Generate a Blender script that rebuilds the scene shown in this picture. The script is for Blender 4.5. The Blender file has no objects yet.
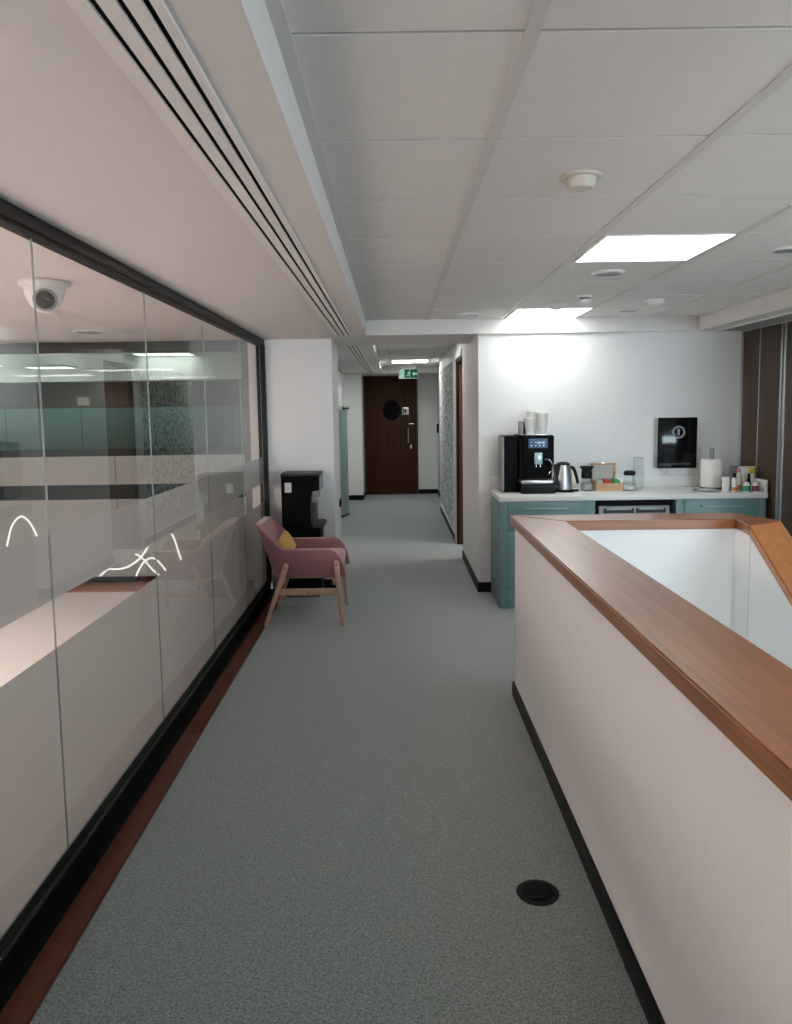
import bpy, bmesh, math, random
from mathutils import Vector, Matrix
PI = math.pi
random.seed(4)
scene = bpy.context.scene
COL = scene.collection

# ------------------------------------------------------------------ materials
MATS = {}
def newmat(name):
    m = bpy.data.materials.new(name); m.use_nodes = True
    nt = m.node_tree; nt.nodes.clear()
    out = nt.nodes.new('ShaderNodeOutputMaterial')
    MATS[name] = m
    return m, nt, out
def N(nt, t, **kw):
    n = nt.nodes.new(t)
    for k, v in kw.items(): setattr(n, k, v)
    return n
def coords(nt, scale=(1, 1, 1), rot=(0, 0, 0)):
    tc = N(nt, 'ShaderNodeTexCoord'); mp = N(nt, 'ShaderNodeMapping')
    mp.inputs['Scale'].default_value = scale; mp.inputs['Rotation'].default_value = rot
    nt.links.new(tc.outputs['Object'], mp.inputs['Vector'])
    return mp.outputs['Vector']
def pbr(name, col, rough=.5, metal=0, spec=.5, coat=0, noise=0, nscale=30, bump=0, bscale=200, emit=None, estr=0, trans=0, ior=1.45, sheen=0):
    m, nt, out = newmat(name)
    b = N(nt, 'ShaderNodeBsdfPrincipled')
    b.inputs['Base Color'].default_value = (*col, 1)
    b.inputs['Roughness'].default_value = rough
    b.inputs['Metallic'].default_value = metal
    b.inputs['Specular IOR Level'].default_value = spec
    b.inputs['Coat Weight'].default_value = coat
    b.inputs['Transmission Weight'].default_value = trans
    b.inputs['IOR'].default_value = ior
    b.inputs['Sheen Weight'].default_value = sheen
    if emit: b.inputs['Emission Color'].default_value = (*emit, 1); b.inputs['Emission Strength'].default_value = estr
    v = coords(nt)
    nz = N(nt, 'ShaderNodeTexNoise'); nz.inputs['Scale'].default_value = nscale; nz.inputs['Detail'].default_value = 4
    nt.links.new(v, nz.inputs['Vector'])
    rp = N(nt, 'ShaderNodeMapRange')
    rp.inputs['From Min'].default_value = .3; rp.inputs['From Max'].default_value = .7
    k = noise if noise else .015
    rp.inputs['To Min'].default_value = 1 - k; rp.inputs['To Max'].default_value = 1 + k
    nt.links.new(nz.outputs['Fac'], rp.inputs['Value'])
    mx = N(nt, 'ShaderNodeMix', data_type='RGBA', blend_type='MULTIPLY')
    mx.inputs['Factor'].default_value = 1; mx.inputs[6].default_value = (*col, 1)
    nt.links.new(rp.outputs['Result'], mx.inputs[7])
    nt.links.new(mx.outputs[2], b.inputs['Base Color'])
    if bump:
        n2 = N(nt, 'ShaderNodeTexNoise'); n2.inputs['Scale'].default_value = bscale
        nt.links.new(v, n2.inputs['Vector'])
        bp = N(nt, 'ShaderNodeBump'); bp.inputs['Strength'].default_value = bump; bp.inputs['Distance'].default_value = .003
        nt.links.new(n2.outputs['Fac'], bp.inputs['Height']); nt.links.new(bp.outputs['Normal'], b.inputs['Normal'])
    nt.links.new(b.outputs[0], out.inputs[0])
    return m
def wood(name, c1, c2, axis='y', rough=.35, coat=.3, spec=.5, scale=1.0):
    m, nt, out = newmat(name)
    b = N(nt, 'ShaderNodeBsdfPrincipled')
    long, cross = 1.2 * scale, 26 * scale
    s = dict(x=(long, cross, cross), y=(cross, long, cross), z=(cross, cross, long))[axis]
    v = coords(nt, s)
    nz = N(nt, 'ShaderNodeTexNoise'); nz.inputs['Scale'].default_value = 1.6; nz.inputs['Detail'].default_value = 6; nz.inputs['Distortion'].default_value = .8
    nt.links.new(v, nz.inputs['Vector'])
    cr = N(nt, 'ShaderNodeValToRGB')
    cr.color_ramp.elements[0].position = .3; cr.color_ramp.elements[0].color = (*c1, 1)
    cr.color_ramp.elements[1].position = .7; cr.color_ramp.elements[1].color = (*c2, 1)
    nt.links.new(nz.outputs['Fac'], cr.inputs['Fac']); nt.links.new(cr.outputs['Color'], b.inputs['Base Color'])
    b.inputs['Roughness'].default_value = rough; b.inputs['Coat Weight'].default_value = coat; b.inputs['Coat Roughness'].default_value = .2
    b.inputs['Specular IOR Level'].default_value = spec
    nt.links.new(b.outputs[0], out.inputs[0])
    return m
def carpet(name, c1, c2):
    m, nt, out = newmat(name)
    b = N(nt, 'ShaderNodeBsdfPrincipled'); v = coords(nt)
    n1 = N(nt, 'ShaderNodeTexNoise'); n1.inputs['Scale'].default_value = 330; n1.inputs['Detail'].default_value = 2
    n2 = N(nt, 'ShaderNodeTexNoise'); n2.inputs['Scale'].default_value = 140; n2.inputs['Detail'].default_value = 3
    nt.links.new(v, n1.inputs['Vector']); nt.links.new(v, n2.inputs['Vector'])
    ad = N(nt, 'ShaderNodeMath', operation='ADD'); nt.links.new(n1.outputs['Fac'], ad.inputs[0]); nt.links.new(n2.outputs['Fac'], ad.inputs[1])
    vo = N(nt, 'ShaderNodeTexVoronoi'); vo.inputs['Scale'].default_value = 210; nt.links.new(v, vo.inputs['Vector'])
    sp = N(nt, 'ShaderNodeSeparateColor'); nt.links.new(vo.outputs['Color'], sp.inputs[0])
    a2 = N(nt, 'ShaderNodeMath', operation='MULTIPLY_ADD'); a2.inputs[1].default_value = .22; nt.links.new(sp.outputs[0], a2.inputs[0]); nt.links.new(ad.outputs[0], a2.inputs[2])
    hf = N(nt, 'ShaderNodeMath', operation='MULTIPLY'); hf.inputs[1].default_value = .45; nt.links.new(a2.outputs[0], hf.inputs[0])
    cr = N(nt, 'ShaderNodeValToRGB')
    cr.color_ramp.elements[0].position = .38; cr.color_ramp.elements[0].color = (*c1, 1)
    cr.color_ramp.elements[1].position = .62; cr.color_ramp.elements[1].color = (*c2, 1)
    nt.links.new(hf.outputs[0], cr.inputs['Fac']); nt.links.new(cr.outputs['Color'], b.inputs['Base Color'])
    bp = N(nt, 'ShaderNodeBump'); bp.inputs['Strength'].default_value = .25; bp.inputs['Distance'].default_value = .003
    nt.links.new(n1.outputs['Fac'], bp.inputs['Height']); nt.links.new(bp.outputs['Normal'], b.inputs['Normal'])
    b.inputs['Roughness'].default_value = .95; b.inputs['Specular IOR Level'].default_value = .1
    b.inputs['Sheen Weight'].default_value = .8; b.inputs['Sheen Roughness'].default_value = .5
    nt.links.new(b.outputs[0], out.inputs[0])
    return m
def emission(name, col, strength):
    m, nt, out = newmat(name)
    e = N(nt, 'ShaderNodeEmission'); e.inputs[0].default_value = (*col, 1); e.inputs[1].default_value = strength
    nt.links.new(e.outputs[0], out.inputs[0]); return m
def pane_glass(name, tint, ior=1.6):
    m, nt, out = newmat(name)
    t = N(nt, 'ShaderNodeBsdfTransparent'); t.inputs[0].default_value = (*tint, 1)
    g = N(nt, 'ShaderNodeBsdfGlossy'); g.inputs['Roughness'].default_value = .0; g.inputs[0].default_value = (.95, 1, .98, 1)
    f = N(nt, 'ShaderNodeFresnel'); f.inputs['IOR'].default_value = ior
    mx = N(nt, 'ShaderNodeMixShader')
    ge = N(nt, 'ShaderNodeNewGeometry'); iv = N(nt, 'ShaderNodeMath', operation='SUBTRACT'); iv.inputs[0].default_value = 1
    nt.links.new(ge.outputs['Backfacing'], iv.inputs[1])
    ml = N(nt, 'ShaderNodeMath', operation='MULTIPLY'); nt.links.new(f.outputs[0], ml.inputs[0]); nt.links.new(iv.outputs[0], ml.inputs[1])
    nt.links.new(ml.outputs[0], mx.inputs[0]); nt.links.new(t.outputs[0], mx.inputs[1]); nt.links.new(g.outputs[0], mx.inputs[2])
    nt.links.new(mx.outputs[0], out.inputs[0]); return m
def frost(name, col, tcol, fac):
    m, nt, out = newmat(name)
    d = N(nt, 'ShaderNodeBsdfDiffuse'); d.inputs[0].default_value = (*col, 1)
    t = N(nt, 'ShaderNodeBsdfTranslucent'); t.inputs[0].default_value = (*tcol, 1)
    mx = N(nt, 'ShaderNodeMixShader'); mx.inputs[0].default_value = fac
    nt.links.new(d.outputs[0], mx.inputs[1]); nt.links.new(t.outputs[0], mx.inputs[2])
    nt.links.new(mx.outputs[0], out.inputs[0]); return m
def mural(name):
    m, nt, out = newmat(name)
    b = N(nt, 'ShaderNodeBsdfPrincipled'); v = coords(nt, (1, 1, 1))
    vo = N(nt, 'ShaderNodeTexVoronoi', feature='DISTANCE_TO_EDGE'); vo.inputs['Scale'].default_value = 17
    nz = N(nt, 'ShaderNodeTexNoise'); nz.inputs['Scale'].default_value = 24; nz.inputs['Detail'].default_value = 6; nz.inputs['Distortion'].default_value = 1.6
    wv = N(nt, 'ShaderNodeTexWave'); wv.inputs['Scale'].default_value = 9; wv.inputs['Distortion'].default_value = 12; wv.inputs['Detail'].default_value = 3
    for n in (vo, nz, wv): nt.links.new(v, n.inputs['Vector'])
    a = N(nt, 'ShaderNodeMath', operation='MULTIPLY'); nt.links.new(nz.outputs['Fac'], a.inputs[0]); nt.links.new(wv.outputs['Fac'], a.inputs[1])
    s = N(nt, 'ShaderNodeMath', operation='ADD'); nt.links.new(a.outputs[0], s.inputs[0]); nt.links.new(vo.outputs['Distance'], s.inputs[1])
    cr = N(nt, 'ShaderNodeValToRGB')
    cr.color_ramp.elements[0].position = .12; cr.color_ramp.elements[0].color = (.13, .15, .145, 1)
    cr.color_ramp.elements[1].position = .33; cr.color_ramp.elements[1].color = (.72, .74, .72, 1)
    nt.links.new(s.outputs[0], cr.inputs['Fac']); nt.links.new(cr.outputs['Color'], b.inputs['Base Color'])
    b.inputs['Roughness'].default_value = .7
    nt.links.new(b.outputs[0], out.inputs[0]); return m

M = MATS
pbr('white_paint', (.79, .79, .785), .55, bump=.05, bscale=350, spec=.3)
pbr('ceiling_paint', (.75, .72, .70), .7, bump=.04, bscale=300, spec=.2)
pbr('tile_white', (.83, .80, .77), .8, bump=.2, bscale=420, spec=.2)
pbr('tee_white', (.72, .69, .66), .55)
pbr('device_white', (.78, .77, .74), .4)
pbr('device_cream', (.66, .60, .50), .45)
pbr('device_dark', (.03, .03, .035), .35)
pbr('slot_black', (.006, .006, .006), .8, spec=.1)
pbr('skirting_black', (.008, .008, .008), .5, spec=.2)
pbr('handle_metal', (.33, .40, .40), .5, metal=.6)
pbr('bronze', (.022, .018, .016), .5, spec=.3)
pbr('sill_dark', (.005, .005, .0045), .6, spec=.15)
pbr('aluminium', (.62, .63, .64), .3, metal=1)
pbr('steel', (.62, .64, .66), .22, metal=1)
pbr('brushed_steel', (.55, .57, .58), .38, metal=1)
pbr('chrome', (.8, .8, .8), .1, metal=1)
pbr('void_floor', (.84, .80, .77), .4)
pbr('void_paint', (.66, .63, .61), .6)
pbr('stair_white', (.82, .84, .84), .5)
pbr('teal_laminate', (.15, .25, .258), .4, noise=.03, nscale=6)
pbr('worktop_white', (.80, .80, .78), .25, noise=.03, nscale=60)
pbr('black_gloss', (.004, .004, .005), .1, spec=.35)
pbr('black_satin', (.004, .004, .0045), .55, spec=.1)
pbr('black_plastic', (.008, .008, .0085), .5, spec=.25)
pbr('grey_plastic', (.30, .31, .31), .4)
pbr('dark_grey', (.05, .05, .053), .45, spec=.3)
pbr('paper_white', (.84, .83, .80), .8, bump=.25, bscale=160)
pbr('cup_white', (.82, .81, .77), .55)
pbr('pink_fabric', (.32, .15, .165), .92, noise=.10, nscale=260, bump=.4, bscale=420, sheen=.4, spec=.2)
pbr('pink_pad', (.52, .30, .30), .92, noise=.10, nscale=260, bump=.4, bscale=420, sheen=.4, spec=.2)
pbr('mustard_fabric', (.62, .36, .07), .9, noise=.12, nscale=200, bump=.4, bscale=320, sheen=.3)
pbr('red_paper', (.55, .03, .03), .5); pbr('green_paper', (.05, .30, .08), .5); pbr('grey_paper', (.5, .5, .48), .5)
pbr('green_label', (.03, .30, .16), .45); pbr('plum_label', (.22, .07, .12), .45); pbr('orange_label', (.62, .25, .08), .45)
pbr('pink_plastic', (.62, .16, .22), .4); pbr('cream_plastic', (.75, .68, .55), .45); pbr('yellow_paper', (.75, .55, .05), .5)
pbr('sugar', (.85, .84, .82), .9, bump=.5, bscale=600)
pbr('coffee_grounds', (.05, .03, .02), .9)
pbr('screen_blue', (.02, .035, .06), .15, emit=(.06, .12, .2), estr=.35)
pbr('icon_white', (.35, .42, .5), .4, emit=(.5, .65, .8), estr=.12)
pbr('exit_green', (.001, .030, .016), .6, spec=.1, emit=(.01, .2, .10), estr=.12)
pbr('exit_white', (.25, .38, .32), .6, spec=.1, emit=(.5, .75, .65), estr=.10)
pbr('display_teal', (.45, .62, .66), .25, metal=.2)
pbr('smoked_glass', (.03, .035, .035), .05)
pbr('teal_screen', (.10, .20, .19), .6)
pbr('dark_cabinet', (.025, .035, .033), .5)
pbr('glass_edge', (.27, .34, .31), .3)
wood('handrail_wood', (.225, .072, .022), (.345, .130, .046), 'y', rough=.32, coat=.7)
wood('handrail_wood_x', (.225, .072, .022), (.345, .130, .046), 'x', rough=.32, coat=.7)
wood('handrail_wood_lit', (.36, .125, .030), (.46, .175, .048), 'y', rough=.33, coat=.35)  # same rail wood, brighter: light on the sloped board put into its colour
wood('threshold_wood', (.072, .024, .012), (.105, .036, .018), 'y', rough=.6, coat=0, spec=.15)
wood('threshold_wood_x', (.26, .10, .06), (.36, .14, .09), 'x', rough=.45, coat=.1)
wood('door_walnut', (.040, .013, .006), (.070, .025, .012), 'z', rough=.5, coat=0, spec=.2)
wood('door_red', (.085, .022, .011), (.13, .036, .018), 'z', rough=.4, coat=.2)
wood('panel_walnut', (.050, .028, .018), (.092, .054, .035), 'z', rough=.45, coat=.05, spec=.3)
wood('back_brown', (.05, .03, .02), (.09, .05, .035), 'z', rough=.5)
wood('oak', (.50, .31, .21), (.60, .40, .28), 'z', rough=.5, coat=.05, scale=1.5)
wood('box_wood', (.48, .27, .14), (.58, .36, .20), 'x', rough=.5, coat=.05, scale=1.5)
carpet('carpet_grey', (.046, .061, .061), (.275, .335, .327))
pane_glass('partition_glass', (.945, .965, .96))
pane_glass('far_glass', (.80, .88, .86), 1.28)
pane_glass('clear_glass', (.93, .94, .94), 1.3)
frost('frosted_film', (.53, .525, .515), (.57, .555, .55), .5)
frost('frosted_far', (.47, .50, .48), (.5, .5, .48), .35)
frost('frosted_teal', (.40, .50, .50), (.5, .6, .6), .45)
mural('mural_print')
P_STR = 4.6
emission('led_white', (.965, 1, .975), P_STR)
emission('led_corridor', (.98, 1, .965), 10.0)
emission('led_warm', (1, .82, .785), 21.0)
emission('led_back', (1, .97, .93), 3.0)
emission('neon_white', (1, .93, .87), .6)

# ------------------------------------------------------------------ mesh builder
class MB:
    def __init__(s): s.bm = bmesh.new(); s.mats = []
    def _mark(s): return set(s.bm.faces)
    def _mi(s, before, mi):
        if mi:
            for f in s.bm.faces:
                if f not in before: f.material_index = mi
    def box(s, x0, x1, y0, y1, z0, z1, bev=0, mi=0, seg=2):
        bf = s._mark()
        r = bmesh.ops.create_cube(s.bm, size=1)
        for v in r['verts']:
            v.co = Vector(((x0 + x1) / 2 + v.co.x * (x1 - x0), (y0 + y1) / 2 + v.co.y * (y1 - y0), (z0 + z1) / 2 + v.co.z * (z1 - z0)))
        if bev:
            es = list({e for v in r['verts'] for e in v.link_edges})
            bmesh.ops.bevel(s.bm, geom=es, offset=bev, segments=seg, affect='EDGES', profile=.5)
        s._mi(bf, mi); return s
    def prism(s, pts, a, b, axis='z', mi=0):
        bf = s._mark()
        def P(p, t):
            return {'z': (p[0], p[1], t), 'x': (t, p[0], p[1]), 'y': (p[0], t, p[1])}[axis]
        lo = [s.bm.verts.new(P(p, a)) for p in pts]; hi = [s.bm.verts.new(P(p, b)) for p in pts]
        n = len(pts)
        s.bm.faces.new(lo[::-1]); s.bm.faces.new(hi)
        for i in range(n): s.bm.faces.new((lo[i], lo[(i + 1) % n], hi[(i + 1) % n], hi[i]))
        s._mi(bf, mi); return s
    def hexa(s, lo, hi, mi=0):
        """any solid between two polygons of 3-D points"""
        bf = s._mark()
        a = [s.bm.verts.new(p) for p in lo]; b = [s.bm.verts.new(p) for p in hi]; n = len(a)
        s.bm.faces.new(a[::-1]); s.bm.faces.new(b)
        for i in range(n): s.bm.faces.new((a[i], a[(i + 1) % n], b[(i + 1) % n], b[i]))
        s._mi(bf, mi); return s
    def lathe(s, prof, c=(0, 0, 0), seg=28, axis='z', mi=0):
        bf = s._mark(); rings = []
        c = Vector(c)
        def P(r, z, t):
            x, y = r * math.cos(t), r * math.sin(t)
            return c + Vector({'z': (x, y, z), 'x': (z, x, y), 'y': (x, -z, y)}[axis])
        for r, z in prof:
            if r < 1e-6: rings.append([s.bm.verts.new(P(0, z, 0))])
            else: rings.append([s.bm.verts.new(P(r, z, 2 * PI * k / seg)) for k in range(seg)])
        for A, B in zip(rings, rings[1:]):
            for k in range(seg):
                k2 = (k + 1) % seg
                if len(A) == 1 and len(B) == 1: continue
                if len(A) == 1: s.bm.faces.new((A[0], B[k2], B[k]))
                elif len(B) == 1: s.bm.faces.new((A[k], A[k2], B[0]))
                else: s.bm.faces.new((A[k], A[k2], B[k2], B[k]))
        s._mi(bf, mi); return s
    def cyl(s, c, r, h, axis='z', seg=28, r2=None, mi=0, bev=0):
        r2 = r if r2 is None else r2
        if bev: return s.lathe([(0, 0), (r - bev, 0), (r, bev), (r2, h - bev), (r2 - bev, h), (0, h)], c, seg, axis, mi)
        return s.lathe([(0, 0), (r, 0), (r2, h), (0, h)], c, seg, axis, mi)
    def tube(s, pts, r, seg=10, mi=0, flat=None):
        bf = s._mark(); pts = [Vector(p) for p in pts]; n = len(pts); rings = []
        rr = r if isinstance(r, (list, tuple)) else [r] * n
        up = Vector((0, 0, 1)); prev = None
        for i, p in enumerate(pts):
            t = (pts[min(i + 1, n - 1)] - pts[max(i - 1, 0)]).normalized()
            if prev is None:
                a = t.cross(up)
                if a.length < 1e-3: a = t.cross(Vector((0, 1, 0)))
                a.normalize()
            else:
                a = (prev - t * prev.dot(t)).normalized()
            prev = a; b = t.cross(a)
            fl = flat or 1
            rings.append([s.bm.verts.new(p + rr[i] * (a * math.cos(2 * PI * k / seg) + b * fl * math.sin(2 * PI * k / seg))) for k in range(seg)])
        for A, B in zip(rings, rings[1:]):
            for k in range(seg): s.bm.faces.new((A[k], A[(k + 1) % seg], B[(k + 1) % seg], B[k]))
        s.bm.faces.new(rings[0][::-1]); s.bm.faces.new(rings[-1])
        s._mi(bf, mi); return s
    def xf(s, mat):
        bmesh.ops.transform(s.bm, matrix=mat, verts=s.bm.verts); return s

def props(o, label=None, cat=None, group=None, kind=None):
    if label: o['label'] = label
    if cat: o['category'] = cat
    if group: o['group'] = group
    if kind: o['kind'] = kind
    return o
def build(name, mb, mat, parent=None, smooth=35, sub=0):
    me = bpy.data.meshes.new(name)
    bmesh.ops.recalc_face_normals(mb.bm, faces=mb.bm.faces)
    mb.bm.to_mesh(me); mb.bm.free()
    for m in (mat if isinstance(mat, (list, tuple)) else [mat]): me.materials.append(M[m])
    me.shade_smooth(); me.set_sharp_from_angle(angle=math.radians(smooth))
    o = bpy.data.objects.new(name, me); COL.objects.link(o)
    if parent is not None:
        o.parent = parent
        if parent.get('_world'):
            me.transform(Matrix.Translation(-Vector(parent['_world'])))
        if o.parent.parent is None and False: pass
    if sub:
        md = o.modifiers.new('sub', 'SUBSURF'); md.levels = sub; md.render_levels = sub
    return o
def thing(name, loc, label, cat, group=None, rotz=0, world=False, kind=None):
    """Empty at the base; world=True means its parts are written in world coordinates"""
    o = bpy.data.objects.new(name, None); COL.objects.link(o)
    o.empty_display_size = .1
    o.location = loc; o.rotation_euler = (0, 0, rotz)
    if world: o['_world'] = tuple(loc)
    return props(o, label, cat, group, kind)
def subpart(name, mb, mat, part, **kw):
    """a child of a part; its vertices are written in the same space as the part's"""
    root = part.parent
    o = build(name, mb, mat, None, **kw)
    if root is not None and root.get('_world'): o.data.transform(Matrix.Translation(-Vector(root['_world'])))
    o.parent = part
    return o
def struct(name, mb, mat, parent=None, **kw):
    o = build(name, mb, mat, parent, **kw)
    if parent is None: o['kind'] = 'structure'
    return o
def single(name, mb, mat, label, cat, group=None, **kw):
    return props(build(name, mb, mat, None, **kw), label, cat, group)
def dup(root, loc, label=None, group=None, rotz=None):
    r = root.copy(); COL.objects.link(r); r.location = loc
    if rotz is not None: r.rotation_euler = (0, 0, rotz)
    if label: r['label'] = label
    if group: r['group'] = group
    for ch in list(root.children):
        c = ch.copy(); COL.objects.link(c); c.parent = r
        for g in ch.children:
            d = g.copy(); COL.objects.link(d); d.parent = c
    return r

# ------------------------------------------------------------------ camera
H = 1.55
pitch = math.radians(5.901); roll = math.radians(.83); yaw = math.radians(-.0472)
f_ = Vector((0, math.cos(pitch), -math.sin(pitch))); u_ = Vector((0, math.sin(pitch), math.cos(pitch))); r_ = Vector((1, 0, 0))
R_ = math.cos(roll) * r_ - math.sin(roll) * u_; U_ = math.sin(roll) * r_ + math.cos(roll) * u_
Z = Matrix.Rotation(yaw, 3, 'Z'); R_, U_, f_ = Z @ R_, Z @ U_, Z @ f_
cam = bpy.data.cameras.new('camera'); co = bpy.data.objects.new('camera', cam); COL.objects.link(co)
cam.sensor_fit = 'VERTICAL'; cam.sensor_height = 36; cam.lens = 774 * 36 / 1024; cam.shift_y = -22 / 1024
cam.clip_start = .02
mw = Matrix.Identity(4)
for i in range(3):
    mw[i][0], mw[i][1], mw[i][2] = R_[i], U_[i], -f_[i]
mw[2][3] = H
co.matrix_world = mw
scene.camera = co

# ------------------------------------------------------------------ key levels
ZS, ZT = 2.16, 2.282            # soffit, tiled ceiling
XG = -1.13                      # partition glass plane
YW = 6.46                       # kitchen wall
YP = 6.67                       # pillar face
YB = -4.0                       # wall behind the photographer

# ------------------------------------------------------------------ floor
b = MB()
for x0, x1, y0, y1 in [(-1.03, .75, YB, 14.5), (.75, .95, 9.4, 14.5), (.75, 7, 4.0, 6.6), (2.95, 7, YB, 4.0), (.75, 2.95, YB, -.6), (.75, 3.2, 7.4, 9.4)]:
    b.box(x0, x1, y0, y1, -.08, 0)
struct('floor', b, 'carpet_grey')
b = MB().box(-6.2, -1.13, YB, 6.66, -.1, .0)
struct('floor_left', b, 'void_floor')
b = MB().box(-7, -.86, 7.1, 14.5, -.1, 0)
struct('floor_back', b, 'carpet_grey')
b = MB().box(.75, 2.95, -.6, 4.0, -2.75, -2.65)
struct('floor_lower', b, 'void_floor')

# ------------------------------------------------------------------ ceiling: soffits and tiles
b = MB()
b.box(-1.13, -.22, YB, 6.44, ZS, 2.5)                 # left margin
b.box(-1.13, 2.5, 6.42, 7.37, ZS, 2.5)                # cross margin over kitchen wall and corridor mouth
b.box(2.5, 7, YB, 6.6, ZS, 2.5)                       # right margin
b.box(-.88, -.2, 7.37, 14.5, 2.175, 2.5)              # corridor, left margin
b.box(-.2, .95, 13.3, 14.5, 2.17, 2.5)                # corridor, far margin
b.box(.70, 3.2, 7.37, 9.4, 2.30, 2.5).box(.70, .95, 11.85, 13.3, 2.285, 2.5)
struct('ceiling', b, 'ceiling_paint')
b = MB().box(-6.2, XG, YB, 7.1, 2.19, 2.5)
struct('ceiling_left', b, 'void_paint')
b = MB().box(-7, -.9, 7.1, 14.5, 2.30, 2.5)
struct('ceiling_back', b, 'ceiling_paint')

LIGHTS = {(0.885, 3.406), (0.885, 5.822)}
xl = [-.22, .28, .885, 1.495, 2.1, 2.5]
yl = [1.594 + .604 * k for k in range(-9, 9)]
yl = [y for y in yl if y > YB] 
def tiles(name, xs, ys, skip):
    b = MB(); t = MB()
    for i in range(len(xs) - 1):
        for j in range(len(ys) - 1):
            key = (round(xs[i], 2), round(ys[j], 2))
            if key in skip: continue
            b.box(xs[i] + .004, xs[i + 1] - .004, ys[j] + .006, ys[j + 1] - .006, ZT, ZT + .015)
    b.box(xs[0], xs[-1], ys[0], ys[-1], ZT + .028, 2.5)
    o = struct(name, b, 'tile_white')
    for x in xs[1:-1]: t.box(x - .015, x + .015, ys[0], ys[-1], ZT - .004, ZT + .01)
    t.box(xs[0], xs[0] + .03, ys[0], ys[-1], ZT - .004, ZT + .01)
    t.box(xs[-1] - .03, xs[-1], ys[0], ys[-1], ZT - .004, ZT + .01)
    build('ceiling_grid', t, 'tee_white', o)
    return o
ysm = [YB] + yl + [6.425]
lp = [(x, y) for x in (.885,) for y in ysm if abs((y - 3.406) / 2.416 - round((y - 3.406) / 2.416)) < .02 and y > 0]
tiles('ceiling_tiles', xl, ysm, {(round(x, 2), round(y, 2)) for x, y in lp})
xc = [-.2, -.05, .55, .70]; yc = [7.37 + .604 * k for k in range(0, 10)] + [13.3]
LC = (-.05, yc[7])
tiles('ceiling_corridor', xc, yc, {(round(LC[0], 2), round(LC[1], 2)), (round(LC[0], 2), round(yc[1], 2))})

# LED panels that fill one tile of the grid
def led_panel(x, y, w, d, z, mat, label, group):
    r = thing('ceiling_light', (x + w / 2, y + d / 2, z), label, 'ceiling light', group, world=True)
    f = MB(); e = .012
    f.box(x, x + w, y, y + e, z - .004, z + .02).box(x, x + w, y + d - e, y + d, z - .004, z + .02)
    f.box(x, x + e, y + e, y + d - e, z - .004, z + .02).box(x + w - e, x + w, y + e, y + d - e, z - .004, z + .02)
    build('frame', f, 'device_white', r)
    build('diffuser', MB().box(x + e, x + w - e, y + e, y + d - e, z - .002, z + .008), mat, r)
    return r
extra = []
for k, (x, y) in enumerate(sorted(lp, key=lambda q: -q[1])):
    lab = {0: 'square lit ceiling panel nearest the kitchen wall', 1: 'large lit ceiling panel nearer the camera, above the wooden handrail'}.get(k, 'square lit ceiling panel overhead behind the camera')
    led_panel(x + .030, y + .003, .578, .598, ZT, 'led_white', lab, 'ceiling light panels over the kitchen and stair')
for (x, y) in ((3.3, 3.2), (4.6, 3.2), (3.3, .6), (4.6, .6)):  # unseen panels added as fill light for the room
    led_panel(x, y, .6, .6, ZS - .021, 'led_white', 'unseen square fill light panel added in the right soffit', 'added fill panels of the open side')
led_panel(LC[0] + .023, yc[1] + .004, .555, .596, ZT, 'led_back', 'fill light panel added just inside the corridor mouth, hidden behind the soffit', None)  # hidden panel, added to brighten the corridor's near end
led_panel(LC[0] + .023, LC[1] + .004, .555, .596, ZT, 'led_corridor', 'lit ceiling panel inside the far corridor, above the exit sign', None)

# ------------------------------------------------------------------ walls
b = MB()
b.box(.70, 3.0, YW, 6.60, 0, 2.3)
b.box(.70, .85, 6.60, 7.97, 0, 2.3)
struct('wall_kitchen', b, 'white_paint')
struct('wall_pillar', MB().box(-1.09, -.525, YP, 7.37, 0, 2.3), 'white_paint')
b = MB().box(-.98, -.86, 7.37, 11.0, 0, 2.4).box(-.98, -.86, 11.9, 13.4, 0, 2.4).box(-.98, -.86, 11.0, 11.9, 2.12, 2.4)
b.box(-.98, -.56, 13.4, 14.5, 0, 2.4)
struct('wall_corridor_left', b, 'white_paint')
b = MB().box(.70, .95, 8.86, 11.9, 0, 2.4).box(.79, .95, 11.9, 14.5, 0, 2.4).box(.70, .85, 7.97, 8.86, 2.10, 2.4)
struct('wall_corridor_right', b, 'white_paint')
b = MB().box(-.56, .79, 14.25, 14.4, 0, 2.4)
struct('wall_corridor_end', b, 'white_paint')
b = MB().box(.85, 3.2, 9.3, 9.4, 0, 2.4).box(3.1, 3.2, 6.6, 9.3, 0, 2.4)
struct('wall_side_room', b, 'white_paint')
struct('wall_rear', MB().box(-1.13, 2.6, YB - .15, YB, 0, 2.4), 'white_paint')
b = MB().box(2.6, 6.3, YB - .15, YB, 0, .7).box(2.6, 6.3, YB - .15, YB, 2.05, 2.4).box(6.3, 7.1, YB - .15, YB, 0, 2.4)
struct('wall_rear_clad', b, 'panel_walnut')
struct('wall_far_right', MB().box(7, 7.15, YB, 6.6, 0, 2.4).box(3.0, 7, 6.46, 6.6, 0, 2.4), 'white_paint')
b = MB().box(-6.35, -6.2, YB, 7.2, 0, 2.5).box(-6.2, -1.13, YB - .15, YB, 0, 2.5)
struct('wall_left', b, 'void_paint')
# white return wall between the far partition and our glass
struct('wall_left_return', MB().box(-1.30, -1.092, 7.0, 7.12, 0, 2.2), 'void_paint')
# back room shell seen through both glass partitions
b = MB().box(-7.1, -7, 7.1, 14.5, 0, 2.5).box(-7, -.98, 14.4, 14.5, 0, 2.5)
struct('wall_back', b, 'white_paint')
b = MB().box(-7, -1.02, 10.35, 10.5, 0, 2.3)
struct('wall_back_wood', b, 'back_brown')
struct('trim_bulkhead', MB().box(-7, -1.02, 9.95, 10.35, 1.97, 2.3), 'ceiling_paint')

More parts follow.
